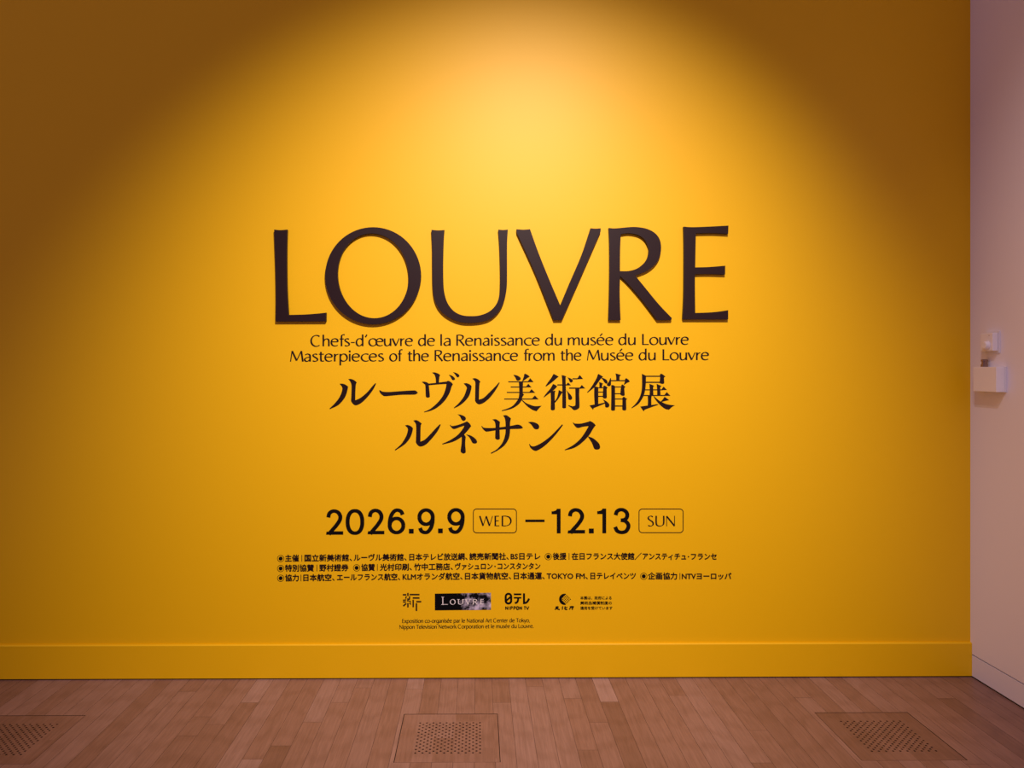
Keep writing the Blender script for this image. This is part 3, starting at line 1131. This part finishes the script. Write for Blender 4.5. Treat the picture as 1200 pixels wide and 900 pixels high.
root = empty('agency_logo', wall_pt(661, 715))
tag(root, 'round logo, black crescent with a lattice of diamonds, small brush characters below', 'logo', 'row of logos under the credits')
i = Ink()
cx, cy, r = 661.7, 702.3, 6.6
cres = [(cx + r * math.cos(math.radians(a)), cy + r * math.sin(math.radians(a))) for a in range(80, 281, 10)]
cres += [(cx + 1.2, cy - 5.6), (cx - .4, cy - 4.2), (cx - 1.6, cy - 2.8), (cx - 2.9, cy - 1.4), (cx - 3.2, cy), (cx - 2.9, cy + 1.4), (cx - 1.6, cy + 2.8), (cx - .2, cy + 4.2), (cx + 1.2, cy + 5.6)]
i.poly(cres)
s = 1.42
for a in range(-4, 6):
    for c in range(-4, 6):
        if (a + c) % 2:
            continue
        x, y = cx + .9 + a * s, cy + c * s
        if abs(x - (cx + .9)) + abs(y - cy) < 6.0 and x > cx - 2.6:
            i.poly([(x - .78, y), (x, y - .78), (x + .78, y), (x, y + .78)])
i.build('emblem', M_BLACK, root)
i = Ink()


def AG(*pts):
    return [(645 + x / 15, 690 + y / 15) for x, y in pts]


for pts, w in [(AG((88, 322), (120, 318), (148, 320)), 1.1), (AG((118, 304), (124, 318)), 1.0), (AG((134, 322), (112, 348), (76, 364)), 1.2), (AG((96, 330), (124, 352), (164, 368)), 1.5),
               (AG((222, 308), (206, 332)), 1.1), (AG((214, 330), (210, 366)), 1.3), (AG((262, 308), (252, 348), (270, 364), (298, 362)), 1.3), (AG((300, 322), (262, 340)), 1.0),
               (AG((340, 320), (376, 312), (414, 318)), 1.3), (AG((376, 302), (378, 314)), 1.1), (AG((350, 320), (346, 344), (330, 366)), 1.2), (AG((362, 334), (404, 332)), 1.0),
               (AG((388, 334), (388, 358), (376, 366)), 1.3)]:
    i.line(pts, w)
i.build('caption', M_BLACK, root)

root = empty('notice_lettering', wall_pt(699, 715))
tag(root, 'tiny notice of three short Japanese lines, right of the round crescent logo', 'lettering')
for body, x1, yc in [('本展は、政府による', 716.8, 700.8), ('美術品補償制度の', 717.1, 706.7), ('適用を受けています', 717.8, 712.7)]:
    set_text(body, 680, x1, yc, yc, 4.2, .1, 'text_line', M_BLACK, root, root.location)

# ---- two lines of small French text at the bottom
root = empty('small_print_lettering', wall_pt(546, 738))
tag(root, 'two tiny lines of French small print below the logos, above the baseboard', 'lettering')
for body, a, c, ya, yb in [('Exposition co-organisée par le National Art Center de Tokyo,', 471.3, 621, 730, 729.1),
                           ('Nippon Television Network Corporation et le musée du Louvre.', 468, 625.2, 737, 735.8)]:
    i = Ink()
    write(i, body, a, c, ya, yb, 3.25, .72, .42)
    i.build('text_line', M_INK, root)


# ------------------------------------------------------------------ devices on the white wall
def px_on(px, X):
    """distance Y at which the vertical plane x = X crosses the image column px"""
    a = (px - CX) / F
    c, s = math.cos(YAW), math.sin(YAW)
    return X * (-a * s + c) / (a * c + s)


def rbox(name, x0, x1, y0, y1, z0, z1, mat, parent, bw):
    m = MB()
    o = parent.location if parent else Vector((0, 0, 0))
    m.box(x0 - o[0], x1 - o[0], y0 - o[1], y1 - o[1], z0 - o[2], z1 - o[2])
    ob = m.build(name, mat, parent)
    bevel(ob, bw)
    return ob


def hz(py, Y):
    return CAM_H - (py - CY) / F * Y


# lower junction box
yn = px_on(1179.8, WALL_X)
xf = WALL_X - 0.051
yf_ = px_on(1140.2, xf)
z0, z1 = hz(460.0, yn), hz(429.6, yn)
root = empty('junction_box', (WALL_X, (yn + yf_) / 2, z0))
tag(root, 'wide plain white box on the white wall beside the yellow wall', 'wall box')
rbox('base', WALL_X - 0.010, WALL_X, yn, yf_, z0, z1, M_PLASTIC2, root, .0015)
rbox('cover', xf, WALL_X - 0.010, yn + .001, yf_ - .001, z0 + .001, z1 - .001, M_PLASTIC, root, .002)
# conduit fitting standing on its top
ym = px_on(1153.5, WALL_X - 0.02)


def lathe(name, prof, axis, c, mat, parent, n=20):
    """profile of (radius, height) turned about an axis through c (relative to the parent)"""
    vs, fs = [], []
    for r_, h in prof:
        for q in range(n):
            a = 2 * math.pi * q / n
            u, v = r_ * math.cos(a), r_ * math.sin(a)
            vs.append((c[0] + u, c[1] + v, c[2] + h) if axis == 'z' else (c[0] + h, c[1] + u, c[2] + v))
    m = len(prof)
    for j in range(m - 1):
        for q in range(n):
            p = (q + 1) % n
            fs.append((j * n + q, j * n + p, (j + 1) * n + p, (j + 1) * n + q))
    fs.append(tuple(range(n - 1, -1, -1)))
    fs.append(tuple((m - 1) * n + q for q in range(n)))
    o = mesh_obj(name, vs, fs, mat, parent, (0, 0, 0))
    return o


h = z1 - z0
cf = lathe('conduit_fitting', [(.0155, 0), (.0155, .012), (.012, .013), (.012, .026), (.0150, .027), (.0150, .036), (.010, .038)], 'z',
           (-0.020, ym - root.location[1], h), M_BRASS, root)
cf['label'] = 'small brown metal fitting on top of the box'

# upper controller with a dial
yn = px_on(1172.4, WALL_X)
zt, zb = hz(387.2, yn), hz(413.4, yn)
xf = WALL_X - 0.034
yl = px_on(1148.8, xf)
yb_ = px_on(1163.2, xf)
root = empty('wall_controller', (WALL_X, (yn + yl) / 2, zb))
tag(root, 'small white controller with a round dial, mounted above the wide white box', 'wall switch')
rbox('back_plate', WALL_X - 0.007, WALL_X, yn, yl + .004, zb, zt, M_PLASTIC2, root, .0015)
body = rbox('housing', xf, WALL_X - 0.007, yb_, yl, zb + .010, zt - .010, M_PLASTIC, root, .003)
yd = px_on(1157.2, xf)
zd = hz(404.6, yd) - zb
dl = lathe('dial', [(.0215, 0), (.0215, -.004), (.0185, -.017), (.015, -.019)], 'x', (xf - WALL_X, yd - root.location[1], zd), M_PLASTIC, root, 28)
ptr = rbox('pointer', xf - .0202, xf - .0188, yd - .0012, yd + .0012, zb + zd + .002, zb + zd + .011, M_GAP, dl, .0003)
ptr.parent = root
lampm = rbox('indicator', xf - .001, xf + .001, yd - .014, yd - .010, zt - .024, zt - .021, M_BRASS, root, .0003)
